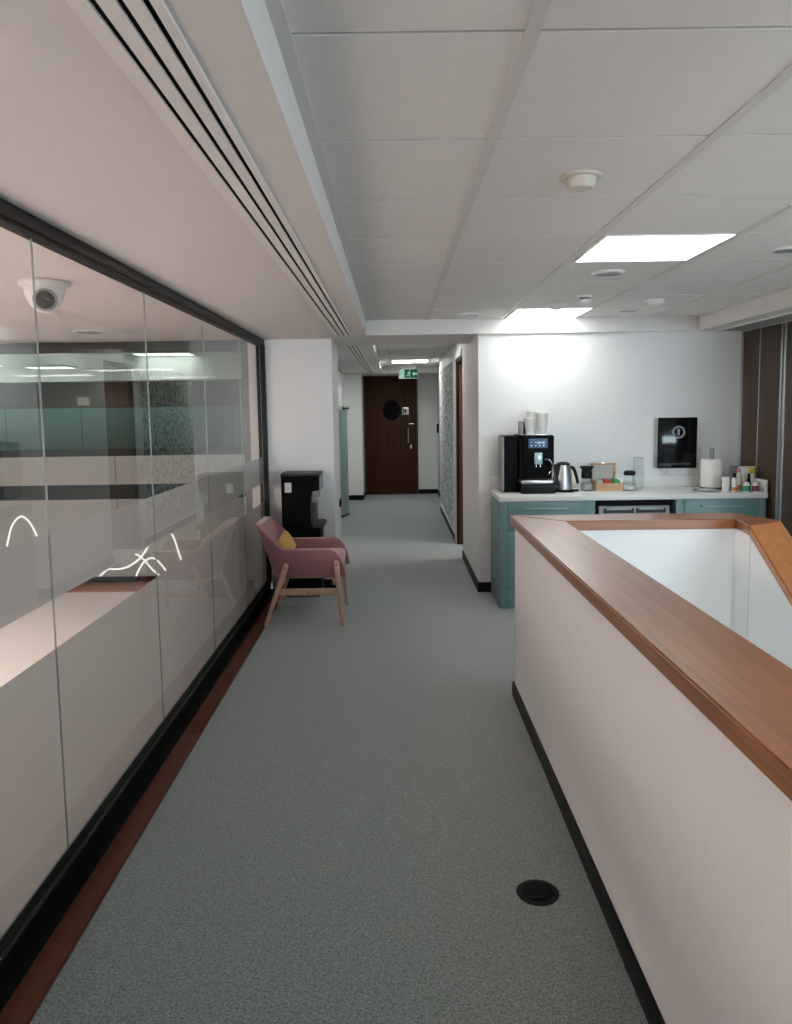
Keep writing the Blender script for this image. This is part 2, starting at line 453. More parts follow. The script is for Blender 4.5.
# window behind the photographer (daylight)
b = MB()
for x0, x1 in ((2.6, 2.66), (3.7, 3.76), (4.8, 4.86), (6.24, 6.3)): b.box(x0, x1, YB - .1, YB - .03, .7, 2.05)
b.box(2.6, 6.3, YB - .1, YB - .03, .7, .76).box(2.6, 6.3, YB - .1, YB - .03, 1.99, 2.05)
w = struct('window_1', b, 'bronze')
build('pane', MB().box(2.66, 6.24, YB - .07, YB - .06, .76, 1.99), 'clear_glass', w)

# baseboards
def skirt(name, boxes):
    b = MB()
    for q in boxes: b.box(*q, 0, .085, bev=.003, seg=1)
    struct(name, b, 'skirting_black')
skirt('baseboard_kitchen', [(.688, .80, YW - .012, YW), (.688, .70, YW, 7.97)])
skirt('baseboard_corridor_right', [(.688, .70, 8.95, 11.912), (.70, .79, 11.9, 11.912), (.778, .79, 11.912, 14.23), (.43, .778, 14.238, 14.25)])
skirt('baseboard_corridor_left', [(-.86, -.548, 13.388, 13.4), (-.56, -.548, 13.4, 14.185), (-.86, -.848, 11.95, 13.388)])
skirt('baseboard_pillar', [(-1.0, -.513, YP - .012, YP), (-.525, -.513, YP, 7.382), (-.86, -.525, 7.37, 7.382)])

# ------------------------------------------------------------------ glass partition on the left
gp = thing('glass_partition', (XG, 2.5, 0), 'long frameless glass partition with frosted bands and a dark bronze head rail along the left', 'partition', world=True)
build('head_rail', MB().box(-1.16, -1.095, YB, YP, 2.115, ZS, bev=.004).box(-1.150, -1.105, YB, YP, 2.102, 2.115), 'bronze', gp)
build('sill_rail', MB().box(-1.17, -1.10, YB, YP, .0, .085, bev=.003), 'sill_dark', gp)
build('sill_cap', MB().box(-1.105, -1.088, YB, YP, .070, .080, bev=.002), 'bronze', gp)
build('end_post', MB().box(-1.16, -1.09, YP - .05, YP, .085, 2.115, bev=.003), 'bronze', gp)
seams = [-4.0, -2.0, .3, 1.39, 2.495, 3.59, 4.67, 5.74, YP - .05]
for y0, y1 in zip(seams, seams[1:]):
    g0, g1 = y0 + .0015, y1 - .0015
    pb = MB().box(XG - .003, XG + .003, g0, g1, .086, 2.112)
    pb.bm.faces.ensure_lookup_table()
    for f in pb.bm.faces:
        c = f.calc_center_median()
        if abs(c.x - XG) < .002: f.material_index = 1
    p = build('glass_pane', pb, ['partition_glass', 'glass_edge'], gp)
    subpart('frosted_film', MB().box(XG - .0042, XG - .0033, g0, g1, .086, .78), 'frosted_film', p)
    subpart('frosted_film', MB().box(XG - .0042, XG - .0033, g0, g1, .945, 1.166), 'frosted_film', p)
# hardwood strip between carpet and sill
b = MB().box(-1.04, -.957, YB, 3.60, -.02, .018, bev=.004).box(-1.04, -.957, 3.603, YP, -.02, .018, bev=.004)
props(build('threshold_strip', b, 'threshold_wood'), None, None, None)
ts = bpy.data.objects['threshold_strip']; ts.name = 'trim_1'; ts['kind'] = 'structure'
struct('trim_2', MB().box(-1.10, -1.03, YB, YP, -.05, .004), 'sill_dark')

# ------------------------------------------------------------------ room behind the glass
fp = thing('glass_partition', (-3.6, 7.05, 0), 'facing glass partition at the far end of the room behind the left glass', 'partition', world=True)
build('head_rail', MB().box(-6.2, -1.30, 7.0, 7.1, 2.10, 2.19, bev=.004), 'bronze', fp)
build('sill_rail', MB().box(-6.2, -1.30, 7.0, 7.1, 0, .055, bev=.004), 'sill_dark', fp)
build('end_post', MB().box(-1.36, -1.30, 7.0, 7.1, .055, 2.10, bev=.003), 'dark_grey', fp)
sx = [-6.2, -4.9, -3.75, -2.55, -1.36]
for x0, x1 in zip(sx, sx[1:]):
    pb = MB().box(x0 + .003, x1 - .003, 7.045, 7.055, .055, 2.10)
    p = build('glass_pane', pb, 'far_glass', fp)
    subpart('frosted_film', MB().box(x0 + .003, x1 - .003, 7.0435, 7.0445, .055, .775), 'frosted_far', p)
    subpart('frosted_film', MB().box(x0 + .003, x1 - .003, 7.0435, 7.0445, .91, 1.17), 'frosted_far', p)
struct('trim_3', MB().box(-6.2, -1.14, 6.66, 7.0, -.05, .012, bev=.003), 'threshold_wood_x')

cb = thing('storage_cabinet', (-3.9, 10.1, 0), 'long teal storage cabinet seen through the far glass partition', 'cabinet', world=True)
b = MB(); d = MB()
build('body', MB().box(-6.9, -1.1, 9.95, 10.34, 0, 1.10), 'dark_cabinet', cb)
for k in range(6):
    x0 = -6.9 + k * .966
    build('door', MB().box(x0 + .004, x0 + .962, 9.95, 10.34, 1.104, 1.63, bev=.004), 'teal_screen', cb)
for (x, y, wd, zz_, lab) in [(-3.2, 9.55, .70, 2.279, 'lit ceiling panel seen through the middle of the left glass'),
                        (-4.40, 9.3, .50, 2.12, 'lit ceiling panel seen through the second left glass pane'),
                        (-5.4, 9.3, .62, 2.16, 'lit ceiling panel seen at the left edge through the glass')]:
    led_panel(x, y, wd, .38, zz_, 'led_back', lab, None)
for (x, y) in ((-3.7, 3.0), (-3.7, .6), (-5.3, 1.8)):
    led_panel(x - .6, y - .3, 1.2, .6, 2.19 - .021, 'led_warm', 'warm lit ceiling panel of the room behind the left glass', 'warm panels of the glazed room')

# dome camera and recessed downlight on that ceiling
dc = thing('dome_camera', (-1.68, 3.82, 2.19), 'round white ceiling dome camera with a dark lens, behind the left glass', 'camera', world=True)
c0 = (-1.68, 3.82)
build('base_ring', MB().lathe([(0, 2.19), (.114, 2.19), (.118, 2.18), (.112, 2.165), (.095, 2.158), (0, 2.158)], (*c0, 0), 40), 'device_white', dc)
build('housing', MB().lathe([(.092 * math.cos(a), 2.160 - .120 * math.sin(a)) for a in [k * PI / 24 for k in range(13)]], (*c0, 0), 40), 'device_white', dc)
look = (Vector((0, 0, H)) - Vector((*c0, 2.11))).normalized()
rot = Vector((0, 0, 1)).rotation_difference(look).to_matrix().to_4x4()
lens = build('lens', MB().lathe([(0, .104), (.024, .102), (.041, .094), (.045, .078), (.047, .05), (0, .05)], (0, 0, 0), 32).xf(Matrix.Translation(Vector((*c0, 2.105))) @ rot), 'smoked_glass', dc)
subpart('lens_ring', MB().lathe([(.043, .094), (.052, .090), (.056, .066), (.043, .06)], (0, 0, 0), 32).xf(Matrix.Translation(Vector((*c0, 2.105))) @ rot), 'grey_plastic', lens)
rd = thing('recessed_downlight', (-2.35, 6.1, 2.19), 'small unlit flush ceiling disc behind the glass, beyond the dome camera', 'downlight', world=True)
build('trim_ring', MB().lathe([(.10, 2.19), (.125, 2.19), (.122, 2.182), (.10, 2.180)], (-2.35, 6.1, 0), 32), 'device_white', rd)
build('lens', MB().cyl((-2.35, 6.1, 2.183), .10, .007), 'grey_plastic', rd)

# neon squiggles standing on the far frosted glass
def pix(x, y, Y):
    d = f_ + R_ * ((x - 396) / 774) + U_ * ((490 - y) / 774)
    t = Y / d.y
    return Vector((0, 0, H)) + d * t
def smoothline(pts, n=8):
    out = []
    P = [pts[0]] + list(pts) + [pts[-1]]
    for i in range(1, len(P) - 2):
        for k in range(n):
            t = k / n; a, b_, c, d = P[i - 1], P[i], P[i + 1], P[i + 2]
            out.append(.5 * ((2 * b_) + (c - a) * t + (2 * a - 5 * b_ + 4 * c - d) * t * t + (3 * b_ - a - 3 * c + d) * t ** 3))
    out.append(P[-2]); return out
curves = [([(7, 546), (12, 526), (21, 516.5), (30, 523), (37, 536)], 'single arched white neon tube at far left behind the glass'),
          ([(100, 576), (116, 562), (131, 553.5), (142, 558), (152, 569), (160, 576)], 'wide arched white neon tube crossing two others low behind the glass'),
          ([(101, 565), (110, 569), (126, 567.5), (141, 557), (152, 539)], 'S-shaped white neon tube rising to the right behind the glass'),
          ([(136, 576), (143, 563), (152, 558), (160, 563), (166, 571)], 'small arched white neon tube on the right of the crossing tubes'),
          ([(166, 531), (171, 533), (175, 541), (181, 560)], 'short hooked white neon tube right of the crossing tubes'),
          ]
for k, (pts, lab) in enumerate(curves):
    wp = smoothline([pix(x, y, 7.025 - .019 * (k % 4)) for x, y in pts])
    single('neon_tube', MB().tube(wp, .0085, 8), 'neon_white', lab, 'neon light', 'neon squiggles behind the glass')
# small notice on the brown wall of the back room
nt_ = thing('wall_notice', (-4.12, 10.34, 1.70), 'small pale framed notice on the brown wall seen through the glass', 'notice', world=True)
build('frame', MB().box(-4.20, -4.03, 10.325, 10.348, 1.665, 1.785), 'box_wood', nt_)
build('paper', MB().box(-4.185, -4.045, 10.321, 10.325, 1.68, 1.77), 'cream_plastic', nt_)

# ------------------------------------------------------------------ slot diffusers
def slots(y0, y1, z, label):
    r = thing('slot_diffuser', (-.40, (y0 + y1) / 2, z), label, 'air diffuser', world=True)
    build('backing', MB().box(-.462, -.342, y0 + .005, y1 - .005, z - .0015, z), 'slot_black', r)
    build('frame', MB().box(-.472, -.441, y0, y1, z - .007, z).box(-.351, -.334, y0, y1, z - .007, z).box(-.441, -.351, y0, y0 + .01, z - .007, z).box(-.441, -.351, y1 - .01, y1, z - .007, z), 'tile_white', r)
    for x0, x1 in ((-.429, -.401), (-.389, -.363)):
        build('blade', MB().box(x0, x1, y0 + .01, y1 - .01, z - .007, z - .0015), 'tile_white', r)
    return r
slots(-2.5, 6.39, ZS, 'long ceiling slot diffuser of three black slots along the left soffit')
slots(7.40, 12.9, 2.175, 'ceiling slot diffuser inside the far corridor')
r = thing('linear_grille', (2.74, 5.0, ZS), 'dark linear air grille in the right soffit above the folding panels', 'air grille', world=True)
build('backing', MB().box(2.64, 2.86, 3.6, 6.40, ZS - .002, ZS), 'dark_grey', r)
b = MB()
for k in range(7): b.box(2.645 + k * .031, 2.659 + k * .031, 3.62, 6.38, ZS - .012, ZS - .002)
build('fins', b, 'grey_plastic', r)
b = MB().box(2.63, 2.87, 3.58, 3.62, ZS - .014, ZS).box(2.63, 2.87, 6.38, 6.42, ZS - .014, ZS).box(2.63, 2.645, 3.62, 6.38, ZS - .014, ZS).box(2.855, 2.87, 3.62, 6.38, ZS - .014, ZS)
build('frame', b, 'device_white', r)

# ------------------------------------------------------------------ ceiling devices
def detector(name, x, y, label, kind, k=1.0):
    r = thing(name, (x, y, ZT), label, {'speaker': 'ceiling speaker', 'smoke': 'smoke detector', 'cone': 'ceiling sensor', 'box': 'ceiling sensor', 'plate': 'ceiling plate', 'valve': 'air valve'}[kind], world=True)
    c = (x, y, 0)
    if kind == 'speaker':
        build('rim', MB().lathe([(.095 * k, ZT), (.122 * k, ZT), (.122 * k, ZT - .006), (.112 * k, ZT - .012), (.095 * k, ZT - .01)], c, 36), 'device_white', r)
        build('grille', MB().lathe([(0, ZT - .007), (.096 * k, ZT - .007), (.096 * k, ZT), (0, ZT)], c, 36), 'grey_plastic', r)
    elif kind == 'smoke':
        build('base', MB().lathe([(0, ZT), (.055, ZT), (.055, ZT - .012), (.045, ZT - .016), (0, ZT - .016)], c, 30), 'device_white', r)
        build('neck', MB().lathe([(0, ZT - .016), (.034, ZT - .016), (.034, ZT - .026), (0, ZT - .026)], c, 30), 'device_dark', r)
        build('head', MB().lathe([(0, ZT - .026), (.047, ZT - .026), (.048, ZT - .036), (.036, ZT - .052), (0, ZT - .055)], c, 30), 'device_white', r)
    elif kind == 'cone':
        build('base', MB().lathe([(0, ZT), (.075, ZT), (.073, ZT - .008), (0, ZT - .008)], c, 30), 'device_white', r)
        build('dome', MB().lathe([(.06, ZT - .008), (.055, ZT - .02), (.035, ZT - .036), (.012, ZT - .042), (0, ZT - .042)], c, 30), 'device_white', r)
    elif kind == 'box':
        build('base', MB().lathe([(0, ZT), (.078 * k, ZT), (.078 * k, ZT - .008), (0, ZT - .010)], c, 30), 'device_cream', r)
        build('body', MB().lathe([(.058 * k, ZT - .008), (.056 * k, ZT - .028), (.046 * k, ZT - .040), (0, ZT - .042)], c, 30), 'device_cream', r)
    elif kind == 'valve':
        build('rim', MB().lathe([(.06, ZT), (.10, ZT), (.098, ZT - .010), (.075, ZT - .014), (.06, ZT - .004)], c, 30), 'device_white', r)
        build('disc', MB().lathe([(0, ZT - .016), (.045, ZT - .016), (.06, ZT - .003), (0, ZT - .003)], c, 30), 'device_white', r)
    else:
        build('plate', MB().box(x - .08, x + .08, y - .05, y + .05, ZT - .006, ZT, bev=.002), 'device_white', r)
        build('insert', MB().box(x - .06, x + .06, y - .035, y + .035, ZT - .009, ZT - .006), 'grey_plastic', r)
detector('motion_sensor', .604, 2.55, 'cream round ceiling sensor alone on the near ceiling tiles', 'box', .84)
detector('ceiling_speaker', 1.18, 4.33, 'round grey ceiling speaker between the two lit panels', 'speaker', .74)
detector('smoke_detector', 1.266, 5.21, 'white smoke detector with dark neck just beyond the round speaker', 'smoke')
detector('ceiling_sensor', 1.16, 5.60, 'white domed ceiling sensor beside the far lit panel, left of the smoke detector', 'cone')
detector('ceiling_sensor', 1.82, 5.47, 'white domed ceiling sensor right of the smoke detector', 'cone')
detector('air_valve', .587, 6.13, 'round white ceiling air valve left of the far lit panel', 'valve')
detector('ceiling_speaker', 1.87, 3.76, 'round grey ceiling speaker at the right edge of the picture', 'speaker', .6)
detector('ceiling_plate', 1.80, 6.02, 'small flat rectangular plate right of the far lit panel', 'plate')

# ------------------------------------------------------------------ folding partition, right
fo = thing('folding_partition', (2.95, 5.4, 0), 'dark walnut folding partition with silver edges right of the kitchen counter', 'partition', world=True)
for y0, y1 in ((6.145, 6.43), (5.795, 6.135), (4.75, 5.72)):
    build('panel', MB().box(2.875, 2.935, y0, y1, .01, 2.15, bev=.002), 'panel_walnut', fo)
for y0, y1, w in ((6.43, 6.455, .010), (6.135, 6.145, .003), (5.77, 5.795, .010), (5.72, 5.745, .010), (4.735, 4.75, .006)):
    build('edge_profile', MB().box(2.875 - w, 2.935, y0, y1, .005, 2.155, bev=.002), 'aluminium', fo)
build('seal', MB().box(2.88, 2.93, 5.745, 5.77, .005, 2.15), 'device_dark', fo)
build('head_track', MB().box(2.865, 2.945, 4.72, 6.46, 2.15, ZS), 'dark_grey', fo)

# ------------------------------------------------------------------ end door
YD = 14.20
dr = bpy.data.objects.new('door_1', None); COL.objects.link(dr); dr.location = (-.05, YD, 0); dr['kind'] = 'structure'; dr['_world'] = (-.05, YD, 0)
leaf = build('door_leaf', MB().box(-.53, .402, YD, YD + .045, .005, 2.15, bev=.003), 'door_walnut', dr)
build('door_frame', MB().box(-.56, -.53, YD - .012, YD + .05, 0, 2.165).box(.402, .43, YD - .012, YD + .05, 0, 2.165).box(-.53, .402, YD - .012, YD + .05, 2.15, 2.168), 'back_brown', dr)
cx, cz = -.05, 1.545
ST = Matrix.Translation((0, 0, cz)) @ Matrix.Diagonal((1, 1, 1.14, 1)) @ Matrix.Translation((0, 0, -cz))
build('vision_panel', MB().lathe([(0, .004), (.150, .004), (.150, .0), (0, 0)], (cx, YD, cz), 40, 'y').xf(ST), 'black_satin', dr)
build('vision_ring', MB().lathe([(.150, 0), (.150, .008), (.162, .008), (.164, 0)], (cx, YD, cz), 40, 'y').xf(ST), 'black_satin', dr)
sg = build('door_sign', MB().box(.145, .265, YD - .006, YD, 1.465, 1.60, bev=.002), 'aluminium', dr)
subpart('sign_symbol', MB().box(.185, .225, YD - .008, YD - .006, 1.50, 1.57).box(.165, .180, YD - .008, YD - .006, 1.485, 1.585), 'device_dark', sg)
build('pull_handle', MB().tube([(.25, YD, 1.20), (.25, YD - .05, 1.20), (.25, YD - .06, 1.185), (.25, YD - .06, .965), (.25, YD - .05, .95), (.25, YD, .95)], .011, 10), 'steel', dr)
build('lock_plate', MB().box(.255, .36, YD - .010, YD, 1.285, 1.305, bev=.003), 'chrome', dr)
build('escutcheon', MB().lathe([(0, .012), (.018, .012), (.022, 0), (0, 0)], (.30, YD, .87), 20, 'y').box(.285, .315, YD - .006, YD, .845, .91), 'steel', dr)

# side doorway with open reddish door
d2 = bpy.data.objects.new('door_2', None); COL.objects.link(d2); d2.location = (.78, 8.84, 0); d2['kind'] = 'structure'; d2['_world'] = (.78, 8.84, 0)
build('door_leaf', MB().box(.735, 1.62, 8.765, 8.81, .008, 2.06, bev=.003), 'door_red', d2)
build('door_lining', MB().box(.705, .845, 8.81, 8.86, 0, 2.10).box(.705, .845, 7.97, 8.81, 2.07, 2.10), 'door_walnut', d2)
build('architrave', MB().box(.685, .70, 8.86, 8.94, 0, 2.17, bev=.003).box(.685, .70, 7.97, 8.86, 2.10, 2.17, bev=.003), 'white_paint', d2)
build('lever_handle', MB().tube([(1.55, 8.765, 1.02), (1.55, 8.72, 1.02), (1.44, 8.715, 1.02)], .009, 10), 'steel', d2)

# glass door standing open on the corridor's left side
gd = thing('glass_door', (-.84, 11.02, 0), 'narrow frosted teal glass door standing ajar on the corridor left side', 'glass door', rotz=math.atan2(.56, .19))
pb = MB().box(0, .44, -.005, .005, .02, 1.62)
p = build('glass_pane', pb, 'far_glass', gd)
o = MB().box(.001, .439, -.0065, -.0055, .02, 1.57); o = build('frosted_film', o, 'frosted_teal', None); o.parent = p
build('bottom_rail', MB().box(0, .445, -.012, .012, .002, .035, bev=.002), 'bronze', gd)
build('knob', MB().lathe([(0, -.045), (.018, -.045), (.022, -.035), (.010, -.02), (.010, .02), (.022, .035), (.018, .045), (0, .045)], (.40, 0, 1.585), 18, 'y'), 'device_dark', gd)

# exit sign
YE = 12.75
ex = thing('exit_sign', (.24, YE, ZT), 'green emergency exit sign with running figure hanging above the far brown door', 'exit sign', world=True)
x0, x1, z0, z1 = .085, .400, 2.058, 2.215
build('housing', MB().box(x0, x1, YE, YE + .035, z0, z1, bev=.004), 'device_white', ex)
for rx in (.14, .34): build('rod', MB().cyl((rx, YE + .017, z1), .005, ZT - z1, seg=10), 'steel', ex)
face = build('green_face', MB().box(x0 + .09, x1 - .005, YE - .004, YE, z0 + .008, z1 - .008), 'exit_green', ex)
build('white_face', MB().box(x0 + .005, x0 + .09, YE - .004, YE, z0 + .008, z1 - .008), 'exit_white', ex)
m = MB()
m.lathe([(0, .003), (.011, .003), (.011, 0), (0, 0)], (x0 + .175, YE - .004, z1 - .034), 14, 'y')
q = YE - .006
m.tube([(x0 + .172, q, z1 - .050), (x0 + .160, q, z1 - .085)], .010, 6)
m.tube([(x0 + .160, q, z1 - .085), (x0 + .180, q, z1 - .105), (x0 + .172, q, z1 - .135)], .007, 6)
m.tube([(x0 + .160, q, z1 - .085), (x0 + .145, q, z1 - .110), (x0 + .118, q, z1 - .115)], .007, 6)
m.tube([(x0 + .170, q, z1 - .055), (x0 + .195, q, z1 - .075)], .005, 6).tube([(x0 + .170, q, z1 - .055), (x0 + .145, q, z1 - .062), (x0 + .138, q, z1 - .082)], .005, 6)
m.prism([(x0 + .215, z1 - .082), (x0 + .25, z1 - .045), (x0 + .25, z1 - .068), (x0 + .300, z1 - .068), (x0 + .300, z1 - .096), (x0 + .25, z1 - .096), (x0 + .25, z1 - .119)], q - .001, q + .002, 'y')
subpart('pictogram', m, 'exit_white', face)

# mural on the corridor wall
mu = thing('wall_mural', (.695, 10.4, 1.1), 'black and white sketched mural panel on the corridor right wall', 'mural', world=True)
build('print', MB().box(.692, .6995, 9.08, 11.78, .12, 2.10), 'mural_print', mu)
build('frame', MB().box(.686, .70, 9.05, 9.08, .09, 2.13).box(.686, .70, 11.78, 11.81, .09, 2.13).box(.686, .70, 9.08, 11.78, .09, .12).box(.686, .70, 9.08, 11.78, 2.10, 2.13), 'white_paint', mu)
cr_ = thing('card_reader', (.775, 13.9, 1.21), 'small black card reader at the far end of the corridor right wall', 'card reader', world=True)
build('body', MB().box(.760, .79, 13.85, 13.96, 1.13, 1.29, bev=.006), 'black_satin', cr_)
build('pad', MB().box(.758, .760, 13.87, 13.94, 1.16, 1.23), 'dark_grey', cr_)
so = thing('wall_socket', (-.515, 7.2, .70), 'small black socket plate on the pillar edge above the pink chair', 'socket', world=True)
build('plate', MB().box(-.525, -.512, 7.17, 7.30, .655, .725, bev=.003), 'black_satin', so)
build('switch', MB().box(-.512, -.507, 7.20, 7.25, .67, .71, bev=.002), 'dark_grey', so)

# ------------------------------------------------------------------ balustrade round the stairwell
ZC0, ZC1 = .935, .985
b = MB()
b.prism([(.63, -.6), (.63, 4.05), (1.78, 4.02), (1.865, 3.735), (1.675, 3.615), (1.697, 3.838), (.838, 3.845), (.838, -.6)], -2.65, ZC0)
struct('wall_balustrade', b, 'white_paint')
# sloping parapet beside the stair flight
S = .577
def zs(y): return ZC1 - S * (3.72 - y)
b = MB().hexa([(1.675, 3.61, -2.65), (1.865, 3.73, -2.65), (1.865, 1.3, -2.65), (1.675, 1.3, -2.65)], [(1.675, 3.61, zs(3.72) - .05), (1.865, 3.73, zs(3.72) - .052), (1.865, 1.3, zs(1.275) - .052), (1.675, 1.3, zs(1.41) - .052)])
struct('wall_stair', b, 'white_paint')
b = MB()
for k in range(10): b.box(1.865, 2.95, 3.72 - .27 * (k + 1), 3.72 - .27 * k, -2.65, -.17 * k - .17)
struct('floor_stairs', b, 'carpet_grey')
struct('wall_stairwell', MB().box(.75, 2.95, -.72, -.6, -2.65, -.08).box(2.95, 3.07, -.6, 4, -2.65, -.08).box(1.86, 2.95, 3.72, 3.84, -2.65, -.08), 'white_paint')
b = MB().box(.618, .63, -.6, 4.06, 0, .078, bev=.003).prism([(.618, 4.05), (.618, 4.066), (1.79, 4.035), (1.78, 4.02)], 0, .078)
struct('baseboard_balustrade', b, 'skirting_black')

hr = thing('handrail', (1.2, 3.95, ZC0), 'wide polished orange-brown wooden handrail cap on the white balustrade', 'handrail', world=True)
def cap(name, lo, mat, z=None):
    """bevelled board over a plan polygon"""
    b = MB(); z0, z1 = ZC0, ZC1
    b.prism(lo, z0, z1)
    es = [e for e in b.bm.edges]
    bmesh.ops.bevel(b.bm, geom=es, offset=.005, segments=2, affect='EDGES')
    return build(name, b, mat, hr)
A0, A1 = (.605, 4.075), (.85, 3.835)
cap('rail_board', [(.605, -.6), A0, A1, (.85, -.6)], 'handrail_wood')
B0, B1 = (1.79, 4.045), (1.70, 3.825)
cap('rail_board', [A0, B0, B1, A1], 'handrail_wood_x')
C0, C1 = (1.885, 3.745), (1.665, 3.61)
cap('rail_board', [B0, C0, C1, B1], 'handrail_wood')
y1_ = 1.3
zz = lambda y: ZC1 - S * (C0[1] - y) if y < C1[1] - .001 else ZC1
lo = [(C0[0], C0[1], ZC1 - .05), (C1[0], C1[1], ZC1 - .05), (1.665, y1_, ZC1 - .05 - S * (C1[1] - y1_)), (1.885, y1_, ZC1 - .05 - S * (C0[1] - y1_))]
hi = [(x, y, z + .05) for x, y, z in lo]
b = MB().hexa(lo, hi)
bmesh.ops.bevel(b.bm, geom=list(b.bm.edges), offset=.005, segments=2, affect='EDGES')
build('rail_board', b, 'handrail_wood_lit', hr)

# floor box
fb = thing('floor_box', (.438, 2.34, 0), 'round black floor socket box set in the carpet beside the balustrade', 'floor box', world=True)
c = (.438, 2.34, 0)
build('rim', MB().lathe([(0, 0), (.067, 0), (.068, .003), (.062, .006), (.055, .005), (0, .005)], c, 40), 'black_plastic', fb)
lid = build('lid', MB().lathe([(0, .0065), (.050, .0065), (.051, .005), (0, .005)], c, 40), 'black_satin', fb)
subpart('finger_slot', MB().box(.405, .452, 2.300, 2.312, .0062, .009, bev=.001), 'black_plastic', lid)

# ------------------------------------------------------------------ kitchen run
YF = 5.92; ZK = .838; ZTOP = .88
def handle(x0, x1, z, par):
    h = MB().tube([(x0 + .01, YF - .022, z), (x0 + .01, YF - .05, z)], .004, 8).tube([(x1 - .01, YF - .022, z), (x1 - .01, YF - .05, z)], .004, 8)
    h.box(x0, x1, YF - .056, YF - .048, z - .006, z + .006, bev=.002)
    subpart('handle', h, 'handle_metal', par)
def drawer_unit(x0, x1, dx0, dx1, label, left):
    r = thing('drawer_unit', ((x0 + x1) / 2, 6.2, 0), label, 'kitchen cabinet', 'teal kitchen drawer units', world=True)
    build('carcass', MB().box(x0 + .02, x1 - .005, YF, YW - .015, .0, ZK), 'teal_laminate', r)
    build('end_panel', MB().box(x0, x0 + .02, YF - .02, YW - .015, 0, ZK, bev=.002) if left else MB().box(x1 - .005, x1, YF - .02, YW - .015, 0, ZK, bev=.001), 'teal_laminate', r)
    build('stile', MB().box(x0 + .021, dx0 - .002, YF - .02, YF, 0, ZK - .002, bev=.001), 'teal_laminate', r)
    build('stile', MB().box(dx1 + .002, x1 - .006, YF - .02, YF, 0, ZK - .002, bev=.001), 'teal_laminate', r)
    for z0, z1 in ((.611, ZK - .003), (.381, .603), (.161, .373)):
        d = build('drawer', MB().box(dx0, dx1, YF - .021, YF, z0, z1, bev=.002), 'teal_laminate', r)
        m = (dx0 + dx1) / 2
        handle(m - .165, m + .165, z1 - .052, d)
    build('plinth', MB().box(dx0, dx1, YF - .016, YF, 0, .150), 'teal_laminate', r)
drawer_unit(.80, 1.54, .862, 1.447, 'teal drawer unit at the left end of the kitchen counter, under the coffee machine', True)
drawer_unit(2.135, 2.848, 2.222, 2.795, 'teal drawer unit at the right end of the counter, beside the walnut panels', False)
dw = thing('dishwasher', (1.84, 6.2, 0), 'built-in grey dishwasher front in a black recess under the counter middle', 'dishwasher', world=True)
build('body', MB().box(1.548, 2.128, YF + .03, YW - .02, 0, .835), 'black_satin', dw)
build('front_panel', MB().box(1.565, 2.11, YF - .01, YF + .03, .12, .788, bev=.004), 'grey_plastic', dw)
build('handle_recess', MB().box(1.60, 1.835, YF - .014, YF - .010, .735, .772, bev=.001).box(1.85, 2.08, YF - .014, YF - .010, .735, .772, bev=.001), 'dark_grey', dw)
build('grip', MB().box(1.62, 1.815, YF - .024, YF - .014, .760, .772, bev=.002).box(1.87, 2.06, YF - .024, YF - .014, .760, .772, bev=.002), 'handle_metal', dw)
single('worktop', MB().box(.795, 2.855, 5.885, YW, ZK, ZTOP, bev=.004), 'worktop_white', 'long white kitchen worktop over the teal units', 'worktop')
single('back_upstand', MB().box(.80, 2.855, YW - .022, YW, ZTOP, .972, bev=.002), 'worktop_white', 'low white upstand along the kitchen wall behind the counter items', 'upstand')
single('end_upstand', MB().box(2.833, 2.855, 5.90, YW - .022, ZTOP, .975, bev=.002), 'worktop_white', 'short white upstand closing the right end of the worktop', 'upstand')

# coffee machine
cm = thing('coffee_machine', (1.06, 6.27, ZTOP), 'black bean-to-cup coffee machine with touch screen at the left of the counter', 'coffee machine', world=True)
z = ZTOP
build('milk_cooler', MB().box(.862, .985, 6.16, 6.42, z, 1.33, bev=.006), 'black_satin', cm)
build('side_trim', MB().box(.857, .862, 6.155, 6.42, z + .01, 1.325).box(.857, .868, 6.152, 6.16, z + .01, 1.325), 'grey_plastic', cm)
build('body', MB().box(.987, 1.262, 6.20, 6.43, z, 1.335, bev=.006).box(.987, 1.01, 6.12, 6.20, z, 1.30, bev=.003), 'black_satin', cm)
build('head', MB().box(1.010, 1.258, 6.105, 6.20, 1.09, 1.333, bev=.008), 'black_satin', cm)
sc_ = build('screen', MB().box(1.055, 1.205, 6.100, 6.106, 1.235, 1.310, bev=.002), 'screen_blue', cm)
for r0 in range(2):
    for k in range(4):
        xx = 1.073 + k * .032; z0 = 1.248 + r0 * .030
        subpart('screen_icon', MB().box(xx, xx + .011, 6.0985, 6.100, z0, z0 + (.014 if r0 == 0 else .005)), 'icon_white', sc_)
build('spout', MB().box(1.098, 1.160, 6.070, 6.106, 1.108, 1.200, bev=.005), 'display_teal', cm)
build('nozzle', MB().cyl((1.113, 6.088, 1.085), .007, .03, seg=12).cyl((1.145, 6.088, 1.085), .007, .03, seg=12), 'steel', cm)
build('drip_base', MB().box(.99, 1.258, 6.03, 6.20, z, .960, bev=.006), 'black_plastic', cm)
build('drip_tray', MB().box(.985, 1.240, 6.022, 6.195, .960, .988, bev=.007), 'aluminium', cm)
build('cup_warmer', MB().box(1.0, 1.25, 6.13, 6.42, 1.335, 1.343, bev=.002), 'steel', cm)
build('steam_wand', MB().tube(smoothline([Vector(p) for p in ((1.185, 6.10, 1.145), (1.215, 6.06, 1.14), (1.238, 6.05, 1.09), (1.252, 6.045, 1.00), (1.262, 6.045, .925))], 6), .006, 8).tube(smoothline([Vector(p) for p in ((1.244, 6.05, 1.05), (1.215, 6.045, 1.052), (1.204, 6.04, 1.03))], 5), .004, 8), 'chrome', cm)
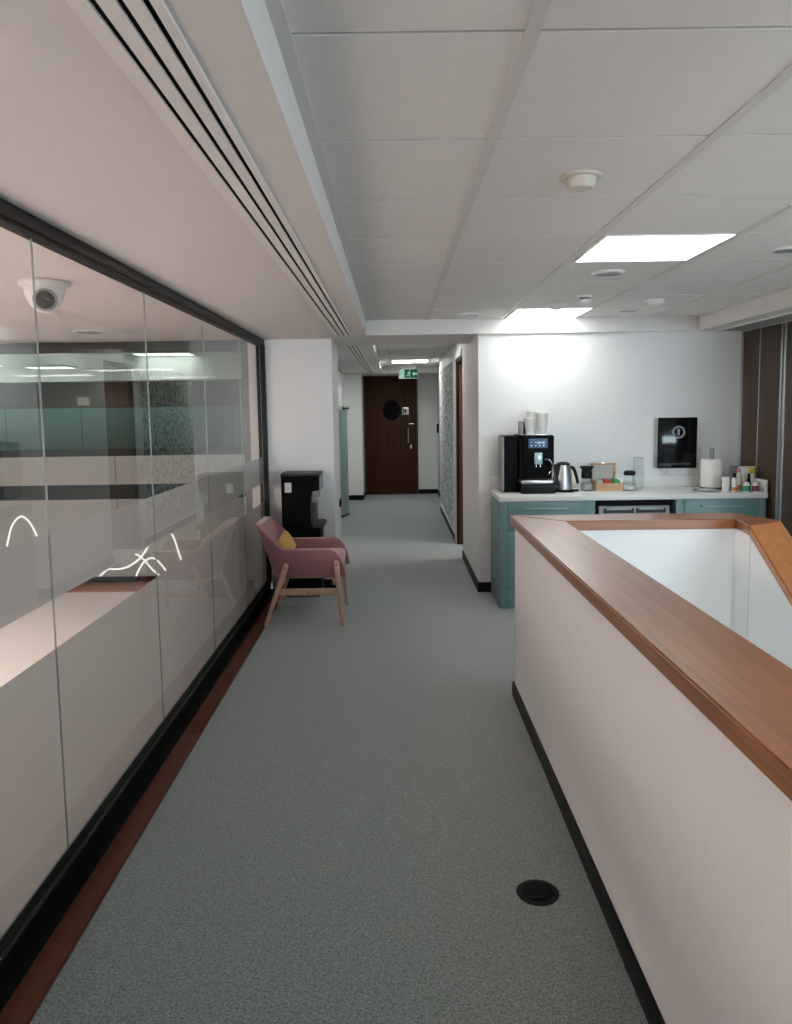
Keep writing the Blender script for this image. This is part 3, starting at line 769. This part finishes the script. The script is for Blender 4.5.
# cups
def cup_proto(name, label, group, h=.10, rt=.045, rb=.031):
    r = thing(name, (0, 0, 0), label, 'cup', group)
    build('wall', MB().lathe([(0, .004), (rb - .002, .004), (rb, 0), (rb + .001, 0), (rt, h), (rt - .002, h), (rb - .001, .008), (0, .008)], (0, 0, 0), 26), 'cup_white', r)
    pts = [(rt * math.cos(a), rt * math.sin(a), h) for a in [2 * PI * k / 26 for k in range(27)]]
    build('rim', MB().tube(pts, .0026, 6), 'cup_white', r)
    return r
ZM = 1.3435
stacks = [((1.080, 6.19), 2, .024, 'left front stack of paper cups on the coffee machine'),
          ((1.122, 6.32), 4, .026, 'rear left stack of paper cups on the coffee machine'),
          ((1.187, 6.22), 4, .021, 'right stack of paper cups on the coffee machine')]
first = None
for (x, y), n, dz, nm in stacks:
    for k in range(n):
        pos = ['bottom', 'second', 'third', 'top'][k] if k < n - 1 else 'top'
        lab = f'white paper cup, {pos} of the {nm}'
        if first is None:
            first = cup_proto('paper_cup', lab, 'paper cups on the coffee machine'); first.location = (x, y, ZM)
        else:
            dup(first, (x, y, ZM + k * dz), lab)
hd = thing('lid_holder', (1.025, 6.25, ZM), 'small black and grey holder left of the paper cups on the coffee machine', 'holder', world=True)
build('case', MB().box(1.003, 1.035, 6.20, 6.30, ZM, ZM + .105, bev=.003), 'grey_plastic', hd)
build('front_sleeve', MB().box(1.030, 1.050, 6.195, 6.30, ZM, ZM + .10, bev=.003), 'black_plastic', hd)

# kettle
kt = thing('kettle', (1.355, 6.18, ZTOP), 'brushed steel and black electric kettle beside the coffee machine', 'kettle', world=True)
kx, ky = 1.345, 6.18
build('base_plate', MB().lathe([(0, z), (.085, z), (.088, z + .006), (.080, z + .018), (0, z + .02)], (kx + .012, ky, 0), 32).box(kx + .06, kx + .125, ky - .02, ky + .02, z, z + .016, bev=.004), 'black_plastic', kt)
build('body', MB().lathe([(0, z + .02), (.070, z + .02), (.072, z + .05), (.068, z + .12), (.060, z + .19), (.056, z + .215), (0, z + .215)], (kx, ky, 0), 36), 'brushed_steel', kt)
build('side_shell', MB().prism([(kx - .078, z + .03), (kx - .028, z + .03), (kx - .022, z + .21), (kx - .055, z + .222), (kx - .082, z + .205), (kx - .070, z + .17)], ky - .05, ky - .02 + .045, 'y'), 'black_plastic', kt)
build('lid', MB().lathe([(.056, z + .213), (.055, z + .225), (.035, z + .236), (.012, z + .240), (0, z + .240)], (kx, ky, 0), 32), 'black_plastic', kt)
build('handle', MB().tube(smoothline([Vector(p) for p in ((kx + .050, ky, z + .195), (kx + .078, ky - .005, z + .188), (kx + .098, ky - .005, z + .150), (kx + .120, ky - .005, z + .065))], 6), .013, 10), 'black_plastic', kt)

# jars
jr = thing('glass_jar', (1.545, 6.22, ZTOP), 'glass jar with a wide black funnel lid left of the tea box', 'jar', world=True)
build('glass', MB().lathe([(0, z), (.050, z), (.052, z + .004), (.050, z + .095), (.046, z + .10), (.046, z + .01), (0, z + .008)], (1.545, 6.22, 0), 30), 'clear_glass', jr)
build('contents', MB().lathe([(0, z + .009), (.044, z + .009), (.044, z + .06), (0, z + .062)], (1.545, 6.22, 0), 26), 'grey_paper', jr)
build('lid', MB().lathe([(0, z + .10), (.042, z + .10), (.043, z + .155), (.038, z + .165), (.060, z + .195), (.058, z + .197), (.03, z + .165), (0, z + .165)], (1.545, 6.22, 0), 30), 'black_plastic', jr)
tb = thing('tea_box', (1.71, 6.25, ZTOP), 'open wooden tea box with raised lid in the middle of the counter', 'box', world=True)
tx0, tx1, ty0, ty1 = 1.61, 1.825, 6.17, 6.33
b = MB().box(tx0, tx1, ty0, ty0 + .01, z, z + .06).box(tx0, tx1, ty1 - .01, ty1, z, z + .06).box(tx0, tx0 + .01, ty0 + .01, ty1 - .01, z, z + .06).box(tx1 - .01, tx1, ty0 + .01, ty1 - .01, z, z + .06).box(tx0 + .01, tx1 - .01, ty0 + .01, ty1 - .01, z, z + .008)
build('tray', b, 'box_wood', tb)
for rx in (1.674, 1.748): build('divider', MB().box(rx, rx + .005, ty0 + .01, ty1 - .01, z + .008, z + .05), 'box_wood', tb)
lidx = [(tx0, tx0 + .012, z + .06, z + .21), (tx1 - .03, tx1 - .015, z + .06, z + .21), (tx0, tx1 - .015, z + .198, z + .213), (tx0, tx1 - .015, z + .06, z + .07)]
b = MB()
for q0, q1, z0, z1 in lidx: b.box(q0, q1, ty1, ty1 + .025, z0, z1, bev=.001)
lidp = build('lid', b, 'box_wood', tb)
subpart('lid_lining', MB().box(tx0 + .012, tx1 - .03, ty1 + .010, ty1 + .018, z + .07, z + .198), 'grey_paper', lidp)
subpart('clasp', MB().box(1.69, 1.715, ty1 - .003, ty1 + .006, z + .205, z + .222, bev=.001), 'steel', lidp)
for (x0_, mat, lab, n) in ((1.621, 'grey_paper', 'grey tea sachet', 2), (1.684, 'red_paper', 'red tea sachet', 3), (1.760, 'green_paper', 'green tea sachet', 3)):
    for k in range(n):
        y_ = ty0 + .03 + k * .035
        single('tea_sachet', MB().box(x0_, x0_ + .050, y_, y_ + .006, z + .0085, z + .080 + .004 * k, bev=.0015), mat,
               f"{lab} in the open tea box, {['front', 'second', 'rear'][k] if n == 3 else ['front', 'rear'][k]} of its slot", 'tea bag', 'tea sachets in the wooden box')
sj = thing('sugar_jar', (1.89, 6.2, ZTOP), 'squat glass sugar jar with black lid right of the tea box', 'jar', world=True)
build('glass', MB().lathe([(0, z), (.058, z), (.060, z + .01), (.052, z + .06), (.042, z + .115), (.040, z + .125), (.038, z + .12), (.048, z + .06), (.055, z + .012), (0, z + .006)], (1.885, 6.2, 0), 30), 'clear_glass', sj)
build('sugar_fill', MB().lathe([(0, z + .007), (.054, z + .010), (.051, z + .038), (0, z + .044)], (1.885, 6.2, 0), 26), 'sugar', sj)
build('lid', MB().lathe([(0, z + .123), (.043, z + .122), (.046, z + .13), (.045, z + .15), (.035, z + .158), (0, z + .158)], (1.885, 6.2, 0), 30), 'black_plastic', sj)
gc = thing('glass_carafe', (1.985, 6.3, ZTOP), 'tall clear empty glass carafe under the left of the wall dispenser', 'carafe', world=True)
build('glass', MB().lathe([(0, z), (.044, z), (.046, z + .01), (.046, z + .17), (.040, z + .19), (.040, z + .255), (.037, z + .255), (.037, z + .19), (.043, z + .168), (.043, z + .014), (0, z + .010)], (1.985, 6.3, 0), 30), 'clear_glass', gc)
build('rim', MB().tube([(1.985 + .0385 * math.cos(a), 6.3 + .0385 * math.sin(a), z + .256) for a in [2 * PI * k / 24 for k in range(25)]], .002, 6), 'glass_edge', gc)

# wall mounted dispenser
wd_ = thing('wall_dispenser', (2.20, 6.42, 1.05), 'glossy black wall-mounted water dispenser with round emblem on the kitchen wall', 'water dispenser', world=True)
dx0, dx1, dz0, dz1 = 2.175, 2.50, 1.036, 1.455
build('housing', MB().box(dx0 - .012, dx1, 6.41, YW, dz0 + .004, dz1 - .004, bev=.006), 'grey_plastic', wd_)
fp_ = build('front_glass', MB().box(dx0, dx1, 6.398, 6.41, dz0, dz1, bev=.005), 'black_gloss', wd_)
subpart('emblem_ring', MB().lathe([(.040, 0), (.040, .002), (.052, .002), (.052, 0)], (2.345, 6.398, 1.335), 36, 'y').box(2.337, 2.353, 6.396, 6.398, 1.308, 1.362), 'grey_plastic', fp_)
subpart('lower_strip', MB().box(2.19, 2.445, 6.396, 6.398, 1.066, 1.078), 'dark_grey', fp_)
build('drain_tube', MB().tube(smoothline([Vector(p) for p in ((2.23, 6.435, 1.042), (2.23, 6.435, .985), (2.25, 6.43, .975), (2.275, 6.43, 1.0), (2.275, 6.435, 1.042))], 6), .004, 8), 'device_white', wd_)

# paper towel
pt = thing('paper_towel_holder', (2.565, 6.25, ZTOP), 'upright steel paper towel holder on the counter right of the wall dispenser', 'paper towel holder', world=True)
build('base', MB().lathe([(0, z), (.088, z), (.088, z + .008), (.08, z + .012), (0, z + .012)], (2.565, 6.25, 0), 36), 'dark_grey', pt)
build('post', MB().cyl((2.562, 6.25, z + .012), .018, .318, seg=20, bev=.003), 'grey_plastic', pt)
tr = thing('paper_towel_roll', (2.565, 6.25, z + .013), 'thick white paper towel roll standing on its holder', 'paper towel roll', world=True)
build('sheets', MB().lathe([(.022, z + .013), (.080, z + .013), (.083, z + .018), (.083, z + .232), (.080, z + .238), (.022, z + .238), (.022, z + .013)], (2.565, 6.25, 0), 40), 'paper_white', tr)
build('loose_sheet', MB().prism([(2.608, 6.177), (2.633, 6.198), (2.653, 6.230), (2.655, 6.232), (2.651, 6.240), (2.631, 6.202), (2.607, 6.180)], z + .014, z + .237), 'paper_white', tr)
single('serving_tray', MB().lathe([(0, z), (.085, z), (.098, z + .008), (.096, z + .010), (.084, z + .004), (0, z + .004)], (2.45, 6.08, 0), 40), 'steel', 'shallow round steel tray in front of the paper towel', 'tray')
# items on the right end
c = cup_proto('drinking_cup', 'plain white cup between the paper towel and the bottles', None, .110, .030, .026); c.location = (2.588, 6.03, ZTOP)
def bottle(x, y, r, h, neck, bodym, capm, label, labm=None, name='condiment_bottle', cat='bottle', caph=.03):
    lo_, hi_ = (.12, .85) if cat == 'pot' else (.08, .38)
    t = thing(name, (x, y, ZTOP), label, cat, 'small bottles and pots at the right end of the counter', world=True)
    hb = h - caph - neck
    bo = build('body', MB().lathe([(0, z), (r - .003, z), (r, z + .004), (r, z + hb), (r * .55, z + hb + neck), (0, z + hb + neck)], (x, y, 0), 24), bodym, t)
    build('cap', MB().lathe([(0, z + h), (r * .62, z + h), (r * .68, z + h - .004), (r * .68, z + h - caph), (0, z + h - caph)], (x, y, 0), 24), capm, t)
    if labm: subpart('band', MB().lathe([(r + .0008, z + hb * lo_), (r + .0012, z + hb * hi_), (r, z + hb * hi_), (r, z + hb * lo_)], (x, y, 0), 24), labm, bo)
    return t
bottle(2.641, 6.0, .020, .140, .015, 'cup_white', 'black_plastic', 'slim white bottle with black cap and orange base, right of the white cup', 'orange_label')
bottle(2.684, 6.02, .019, .178, .02, 'cream_plastic', 'pink_plastic', 'taller cream bottle with pink cap beside the black-capped bottle', 'orange_label')
bottle(2.727, 6.032, .018, .150, .02, 'cream_plastic', 'device_white', 'pale bottle with white cap in front of the carton', None)
bottle(2.747, 5.985, .017, .140, .045, 'black_satin', 'black_plastic', 'small dark bottle behind the green labelled pot', None)
bottle(2.712, 5.94, .026, .078, .004, 'cup_white', 'device_white', 'low white pot with green label at the counter edge', 'green_label', 'spread_pot', 'pot', .014)
bottle(2.780, 5.94, .025, .078, .004, 'cup_white', 'device_white', 'low white pot with plum label beside the end upstand', 'plum_label', 'spread_pot', 'pot', .014)
bx = thing('carton', (2.777, 6.1, ZTOP), 'white carton with a yellow corner standing behind the bottles', 'carton', world=True)
build('box', MB().box(2.725, 2.829, 6.065, 6.125, z, z + .186, bev=.002), 'cup_white', bx)
build('yellow_label', MB().box(2.785, 2.827, 6.0635, 6.065, z + .13, z + .18), 'yellow_paper', bx)
build('opened_flap', MB().box(2.725, 2.829, 6.060, 6.065, z + .182, z + .190), 'cream_plastic', bx)
single('foil_pouch', MB().hexa([(2.70, 6.19, z), (2.78, 6.19, z), (2.78, 6.24, z), (2.70, 6.24, z)], [(2.695, 6.212, z + .185), (2.785, 6.212, z + .185), (2.785, 6.218, z + .185), (2.695, 6.218, z + .185)]), 'grey_plastic', 'grey foil pouch standing behind the pink-capped bottle and the carton', 'pouch')

# ------------------------------------------------------------------ water cooler by the pillar
wc = thing('water_cooler', (-.76, 6.5, 0), 'black floor-standing water cooler against the white pillar', 'water cooler', world=True)
yc0, yc1 = 6.36, 6.64
WX = -.028
build('body', MB().prism([(-.915, .03), (-.60, .03), (-.60, .60), (-.675, .62), (-.675, .86), (-.655, .89), (-.605, .90), (-.60, 1.02), (-.915, 1.02)], yc0, yc1, 'y'), 'black_satin', wc)
build('top_cover', MB().box(-.918, -.592, yc0 - .004, yc1, 1.02, 1.042, bev=.005), 'dark_grey', wc)
build('foot', MB().box(-.90, -.62, yc0 + .02, yc1 - .02, 0, .03), 'black_plastic', wc)
build('front_trim', MB().box(-.600, -.592, yc0 + .01, yc1 - .01, .90, 1.015, bev=.002), 'grey_plastic', wc)
tap = build('tap', MB().box(-.66, -.60, yc0 + .01, yc0 + .06, .845, .895, bev=.006).cyl((-.635, yc0 + .035, .80), .012, .05, seg=14).box(-.665, -.622, yc0 - .002, yc0 + .05, .80, .845, bev=.004), 'grey_plastic', wc)
build('backsplash', MB().box(-.676, -.640, yc0 - .003, yc1 - .03, .62, .80, bev=.004), 'dark_grey', wc)
build('drip_tray', MB().prism([(-.66, .590), (-.575, .590), (-.565, .602), (-.575, .628), (-.66, .628)], yc0 - .005, yc1 - .03, 'y'), 'dark_grey', wc)
build('sticker', MB().box(-.885, -.83, yc0 - .002, yc0, .885, .965), 'device_white', wc)

for o_ in wc.children: o_.data.transform(Matrix.Translation((WX, 0, 0)))

# ------------------------------------------------------------------ pink armchair (local: x forward, y left, origin on floor)
CH = (-.66, 5.79, 0)
ch = thing('armchair', CH, 'dusty pink upholstered tub armchair with light oak legs beside the glass partition', 'armchair')
def lerp(a, b, t): return a + (b - a) * t
def sstep(t):
    t = max(0, min(1, t)); return t * t * (3 - 2 * t)
# shell: U-shaped wrap of arms and back
NU, NV = 49, 9
def shell_pt(u, v, off):
    """u in [-1,1]: near arm front .. back .. far arm front; v 0 bottom .. 1 top; off = offset inwards"""
    a = abs(u); sgn = -1 if u < 0 else 1
    # plan curve: arms straight, back rounded
    hw = .268 + .012 * v; depth_f = .275
    rb = .095
    L1 = .36; L2 = PI / 2 * rb; L3 = hw - rb
    tot = L1 + L2 + L3
    s_ = (1 - a) * tot                      # distance from the arm's front end
    back_x = -.240
    if s_ < L1:
        x = depth_f - s_ * ((depth_f - (back_x + rb)) / L1); y = hw; nx, ny = 0, -1
    elif s_ < L1 + L2:
        th = (s_ - L1) / rb
        x = back_x + rb - rb * math.sin(th); y = hw - rb + rb * math.cos(th); nx, ny = math.sin(th), -math.cos(th)
    else:
        x = back_x; y = hw - rb - (s_ - L1 - L2); nx, ny = 1, 0
    # how much of the back rise applies
    kb = sstep((s_ - L1 - L2 * .12) / (L2 * .80))
    top = lerp(.556, .738, kb)
    zb = .350
    zt = lerp(zb, top, v)
    # backward lean of the back with height, arms' front edge leans forward at the bottom
    x -= kb * (.130 * ((zt - zb) / .40) ** 1.1)
    kf = sstep(1 - s_ / .12)
    x += kf * (.030 * (1 - v) - .015)
    q_ = max(0, 1 - s_ / .10); zt -= .085 * (1 - math.sqrt(max(0, 1 - q_ * q_))) * v * v
    return Vector((x + nx * off, sgn * (y + ny * off), zt))
sh = bmesh.new(); TH = .052
go, gi = [], []
for i in range(NU):
    u = -1 + 2 * i / (NU - 1)
    go.append([sh.verts.new(shell_pt(u, j / (NV - 1), 0)) for j in range(NV)])
    gi.append([sh.verts.new(shell_pt(u, j / (NV - 1), TH)) for j in range(NV)])
for i in range(NU - 1):
    for j in range(NV - 1):
        sh.faces.new((go[i][j], go[i + 1][j], go[i + 1][j + 1], go[i][j + 1]))
        sh.faces.new((gi[i][j + 1], gi[i + 1][j + 1], gi[i + 1][j], gi[i][j]))
    sh.faces.new((go[i][-1], go[i + 1][-1], gi[i + 1][-1], gi[i][-1]))
    sh.faces.new((gi[i][0], gi[i + 1][0], go[i + 1][0], go[i][0]))
for k in (0, NU - 1):
    for j in range(NV - 1):
        q = (go[k][j], go[k][j + 1], gi[k][j + 1], gi[k][j])
        sh.faces.new(q if k == 0 else q[::-1])
s_mb = MB(); s_mb.bm.free(); s_mb.bm = sh
rim = [e for e in sh.edges if (len(e.link_faces) == 2 and e.calc_face_angle(0) > .9)]
bmesh.ops.bevel(sh, geom=rim, offset=.020, segments=3, affect='EDGES', profile=.6)
build('shell', s_mb, 'pink_fabric', ch, smooth=60)
b = MB().box(-.155, .258, -.225, .225, .338, .425, bev=.03, seg=4)
build('seat_base', b, 'pink_fabric', ch, smooth=60)
b = MB().box(-.13, .266, -.215, .215, .405, .485, bev=.032, seg=4)
build('seat', b, 'pink_pad', ch, smooth=60)
for sg_ in (-1, 1):
    yo = sg_ * .294
    lb = MB().tube([(-.295, sg_ * .315, 0), (-.21, yo + sg_ * .004, .24), (-.135, yo, .445), (-.130, yo, .458)], [.015, .019, .0205, .012], 10)
    build('leg', lb, 'oak', ch)
    lb = MB().tube([(.262, sg_ * .315, 0), (.245, yo + sg_ * .004, .24), (.226, yo, .465), (.225, yo, .478)], [.015, .019, .0205, .012], 10)
    build('leg', lb, 'oak', ch)
    build('side_rail', MB().box(-.205, .242, yo - .011, yo + .011, .225, .275, bev=.004), 'oak', ch)
    build('screw', MB().lathe([(0, .004), (.006, .004), (.006, -.004), (0, -.004)], (-.14, yo + sg_ * .0175, .43), 12, 'y').lathe([(0, .004), (.006, .004), (.006, -.004), (0, -.004)], (.227, yo + sg_ * .0175, .45), 12, 'y').lathe([(0, .003), (.005, .003), (.005, -.003), (0, -.003)], (.02, yo + sg_ * .0105, .25), 12, 'y'), 'device_dark', ch)
build('cross_rail', MB().box(-.19, -.165, -.285, .285, .295, .338, bev=.004).box(.195, .22, -.285, .285, .295, .338, bev=.004), 'oak', ch)

# cushion
cu = bmesh.new(); n = 16; W, HH, T = .29, .165, .085
top, bot = [], []
for i in range(n + 1):
    ra, rb_ = [], []
    for j in range(n + 1):
        a, c_ = -1 + 2 * i / n, -1 + 2 * j / n
        t = T * .5 * ((1 - a ** 4) * (1 - c_ ** 4)) ** .6
        px_, pz_ = a * W / 2 * (1 - .06 * (1 - abs(c_)) ** 0 * (c_ * c_ < 2) * (1 - c_ * c_) * abs(a)), c_ * HH / 2 * (1 - .06 * (1 - a * a) * abs(c_))
        ra.append(cu.verts.new((t, px_, pz_)))
        rb_.append(ra[-1] if i in (0, n) or j in (0, n) else cu.verts.new((-t, px_, pz_)))
    top.append(ra); bot.append(rb_)
for i in range(n):
    for j in range(n):
        cu.faces.new((top[i][j], top[i + 1][j], top[i + 1][j + 1], top[i][j + 1]))
        try: cu.faces.new((bot[i][j + 1], bot[i + 1][j + 1], bot[i + 1][j], bot[i][j]))
        except ValueError: pass
mbc = MB(); mbc.bm.free(); mbc.bm = cu
rt_ = Matrix.Translation((CH[0] - .165, CH[1] - .02, .556)) @ Matrix.Rotation(.12, 4, 'X') @ Matrix.Rotation(-.50, 4, 'Y')
mbc.xf(rt_)
single('cushion', mbc, 'mustard_fabric', 'small mustard yellow cushion leaning on the pink armchair back', 'cushion', smooth=60)

# ------------------------------------------------------------------ light
wld = bpy.data.worlds.new('world'); scene.world = wld; wld.use_nodes = True
bg = wld.node_tree.nodes['Background']; bg.inputs[0].default_value = (.65, .82, .95, 1); bg.inputs[1].default_value = 1.2
def area(name, loc, rot, sx, sy, power, col):
    l = bpy.data.lights.new(name, 'AREA'); l.shape = 'RECTANGLE'; l.size = sx; l.size_y = sy; l.energy = power; l.color = col
    o = bpy.data.objects.new(name, l); COL.objects.link(o); o.location = loc; o.rotation_euler = rot
    return o
area('daylight_window', (4.45, YB - .25, 1.4), (PI / 2, 0, 0), 3.6, 1.2, 150, (.76, .90, 1))      # daylight through window_1
area('side_room_lamp', (1.9, 8.2, 2.28), (0, 0, 0), .8, .6, 15, (1, .95, .88))                  # the room behind the side doorway

area('stairwell_fill', (1.3, -.5, -1.3), (PI / 2, 0, 0), .8, .6, 14, (.92, 1, 1))             # added fill that evens out the white stairwell walls
scene.view_settings.view_transform = 'Standard'
scene.view_settings.look = 'None'
scene.view_settings.gamma = 1
scene.view_settings.use_curve_mapping = False
scene.view_settings.exposure = 1.12
scene.cycles.max_bounces = 10
scene.cycles.transparent_max_bounces = 24
scene.cycles.sample_clamp_indirect = 6
for o in bpy.data.objects:
    if '_world' in o: del o['_world']
